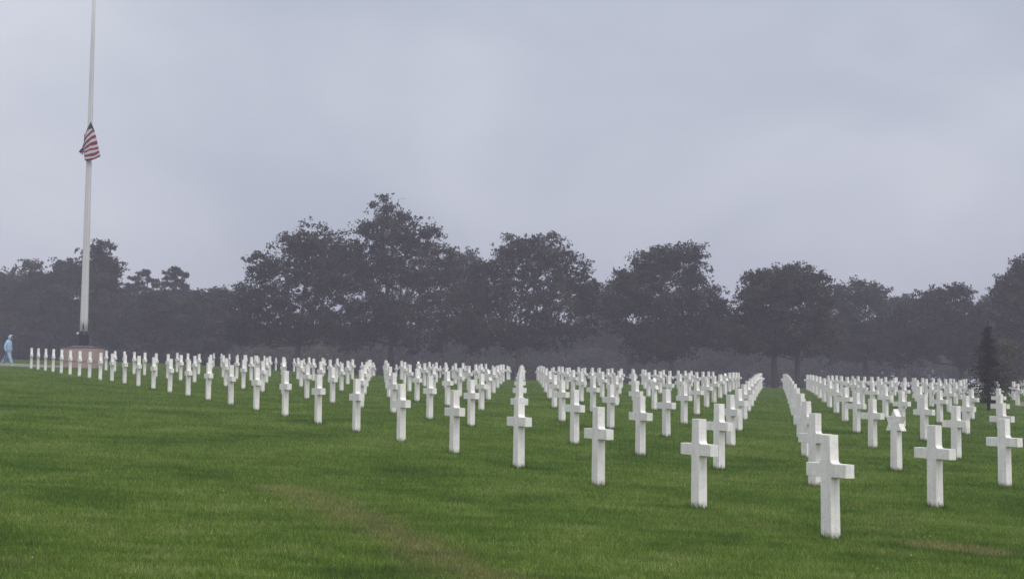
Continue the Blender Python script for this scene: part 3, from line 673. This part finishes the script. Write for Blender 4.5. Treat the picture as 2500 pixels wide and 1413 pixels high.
# ------------------------------------------------------------------ walking person in a pale blue rain suit
DW = 74.2; k = DW/F; pb = at(20, 876, DW); fz = float(zt(pb[0], DW))+.012
hgt = 76*k
def PT(x, y, d=0.):   # photo pixel of the figure -> local coordinates
    return Vector(((x-20)*k, d, (876-y)*k))
def skin_obj(name, pts, edges, root_i, parent, m, sub=2):
    me = bpy.data.meshes.new(name); me.from_pydata([p for p, r in pts], edges, []); me.update()
    o = obj(name, me, parent, [m]); s = o.modifiers.new('skin', 'SKIN'); s.use_smooth_shade = True
    for i_, (p, r) in enumerate(pts):
        v = me.skin_vertices[0].data[i_]; v.radius = (r, r) if not isinstance(r, tuple) else r; v.use_root = (i_ == root_i)
    if sub: 
        q = o.modifiers.new('sub', 'SUBSURF'); q.levels = sub; q.render_levels = sub
    return o
per = empty('person', (pb[0], DW, fz)); tag(per, 'person walking right in a pale blue hooded rain suit at the left edge', 'person')
skinm = simple('skin', (.30, .17, .13), .6, .06); suit = simple('rain_suit', (.33, .50, .66), .45, .10, 7., bump=.3); suit2 = simple('rain_trousers', (.30, .41, .56), .45, .10, 7., bump=.3)
shoe = simple('pale_shoe', (.55, .57, .6), .6)
P = {'pel': (PT(19.5, 840), .13), 'wai': (PT(19.5, 832), .12), 'che': (PT(19.8, 822), .14), 'nek': (PT(22.8, 813.5), .055), 'hd0': (PT(24.6, 809.5), .085), 'hd1': (PT(25.8, 805), .09),
     'shL': (PT(19, 817, -.15), .06), 'elL': (PT(14.5, 830, -.20), .05), 'wrL': (PT(17, 842, -.17), .036), 'haL': (PT(18.2, 845.5, -.16), .035),
     'shR': (PT(21, 817, .15), .06), 'elR': (PT(22, 830, .20), .05), 'wrR': (PT(24, 841, .16), .036), 'haR': (PT(25, 845, .15), .035),
     'hiF': (PT(20.5, 843, -.08), .10), 'knF': (PT(26, 857, -.08), .07), 'anF': (PT(31, 872, -.08), .05), 'toF': (PT(35, 874.5, -.09), .04),
     'hiB': (PT(18.5, 843, .08), .10), 'knB': (PT(12, 858, .08), .07), 'anB': (PT(4, 871, .08), .05), 'toB': (PT(6.5, 874.3, .09), .04)}
keys = list(P); I = {a: i_ for i_, a in enumerate(keys)}
E = [('pel', 'wai'), ('wai', 'che'), ('che', 'nek'), ('nek', 'hd0'), ('hd0', 'hd1'), ('che', 'shL'), ('shL', 'elL'), ('elL', 'wrL'), ('wrL', 'haL'), ('che', 'shR'), ('shR', 'elR'), ('elR', 'wrR'), ('wrR', 'haR'),
     ('pel', 'hiF'), ('hiF', 'knF'), ('knF', 'anF'), ('anF', 'toF'), ('pel', 'hiB'), ('hiB', 'knB'), ('knB', 'anB'), ('anB', 'toB')]
pts = [(P[a][0], P[a][1]*.9) for a in keys]; edges = [(I[a], I[b_]) for a, b_ in E]
# nose, chin and fingers grow from the same skin
def grow(frm, p, r):
    pts.append((p, r)); edges.append((frm, len(pts)-1)); return len(pts)-1
grow(I['hd0'], PT(28.6, 808), .018); grow(I['hd0'], PT(27.4, 812), .03)
for hnd, sgn in (('haL', -1), ('haR', 1)):
    h0 = P[hnd][0]
    for f_, (dx, ln) in enumerate(((-.022, .062), (-.007, .072), (.008, .068), (.022, .055))):
        a_ = grow(I[hnd], h0+Vector((dx, sgn*.005, -.045)), .010); grow(a_, h0+Vector((dx+.014, 0, -.045-ln*.8)), .0085)
    grow(I[hnd], h0+Vector((.045, 0, -.03)), .010)
skin_obj('body', pts, edges, 0, per, skinm, 1)
J = ['wai', 'che', 'nek', 'shL', 'elL', 'wrL', 'shR', 'elR', 'wrR']; JI = {a: i_+1 for i_, a in enumerate(J)}
jp = [(PT(19.3, 843.5), (.175, .19))]+[(P[a][0], {'wai': .165, 'che': .175, 'nek': .085, 'shL': .085, 'elL': .078, 'wrL': .058, 'shR': .085, 'elR': .078, 'wrR': .058}[a]) for a in J]
je = [(0, JI['wai'])]+[(JI[a], JI[b_]) for a, b_ in E if a in JI and b_ in JI]
skin_obj('jacket', jp, je, 0, per, suit)
tp = [(PT(19.5, 839), .15)]+[(P[a][0], r) for a, r in (('hiF', .125), ('knF', .098), ('anF', .078), ('hiB', .125), ('knB', .098), ('anB', .078))]
skin_obj('trousers', tp, [(0, 1), (1, 2), (2, 3), (0, 4), (4, 5), (5, 6)], 0, per, suit2)
bm = bmesh.new()   # hood: open towards the face
bmesh.ops.create_uvsphere(bm, u_segments=20, v_segments=14, radius=.135)
bmesh.ops.delete(bm, geom=[v for v in bm.verts if v.co.x > .068 and v.co.z < .075], context='VERTS')
for v in bm.verts: v.co.z *= 1.12; v.co = v.co if v.co.z > -.05 else Vector((v.co.x*.9-.03, v.co.y*.9, v.co.z*1.25))
ho = obj('hood', bm_mesh('hood', bm, True), per, [suit], PT(25.0, 807)); md_ = ho.modifiers.new('t', 'SOLIDIFY'); md_.thickness = .012
for nm, a_, b_ in (('shoe', 'anF', 'toF'), ('shoe', 'anB', 'toB')):
    skin_obj(nm, [(P[a_][0]+Vector((-.02, 0, -.02)), .055), ((P[a_][0]+P[b_][0])/2+Vector((0, 0, -.01)), .05), (P[b_][0], .045)], [(0, 1), (1, 2)], 0, per, shoe)
bm = bmesh.new(); tube(bm, [PT(18.2, 846, -.20), PT(15.0, 858, -.21), PT(12.5, 868, -.22)], [.016, .030, .012], 8); tube(bm, [PT(18.2, 846, -.20), PT(20, 843.5, -.20)], [.012, .012], 6)
um = obj('furled_umbrella', bm_mesh('furled_umbrella', bm, True), None, [simple('dark_umbrella', (.03, .035, .04), .6)], Vector((pb[0], DW, fz))); tag(um, 'dark furled umbrella held low by the walking person', 'umbrella')

# ------------------------------------------------------------------ haze: one box of even, pale air
bm = bmesh.new(); bmesh.ops.create_cube(bm, size=1, matrix=Matrix.Translation((0, 60, 8))@Matrix.Diagonal((900, 700, 44, 1)))
hz = bm_mesh('haze', bm); hm = bpy.data.materials.new('haze'); hm.use_nodes = True; t = hm.node_tree; t.nodes.clear()
pv = N(t, 'ShaderNodeVolumePrincipled'); pv.inputs['Color'].default_value = (.87, .82, .96, 1); pv.inputs['Density'].default_value = .0020; pv.inputs['Anisotropy'].default_value = .25
oo = N(t, 'ShaderNodeOutputMaterial'); t.links.new(pv.outputs[0], oo.inputs['Volume'])
tag(obj('haze', hz, mats=[hm]), kind='stuff')
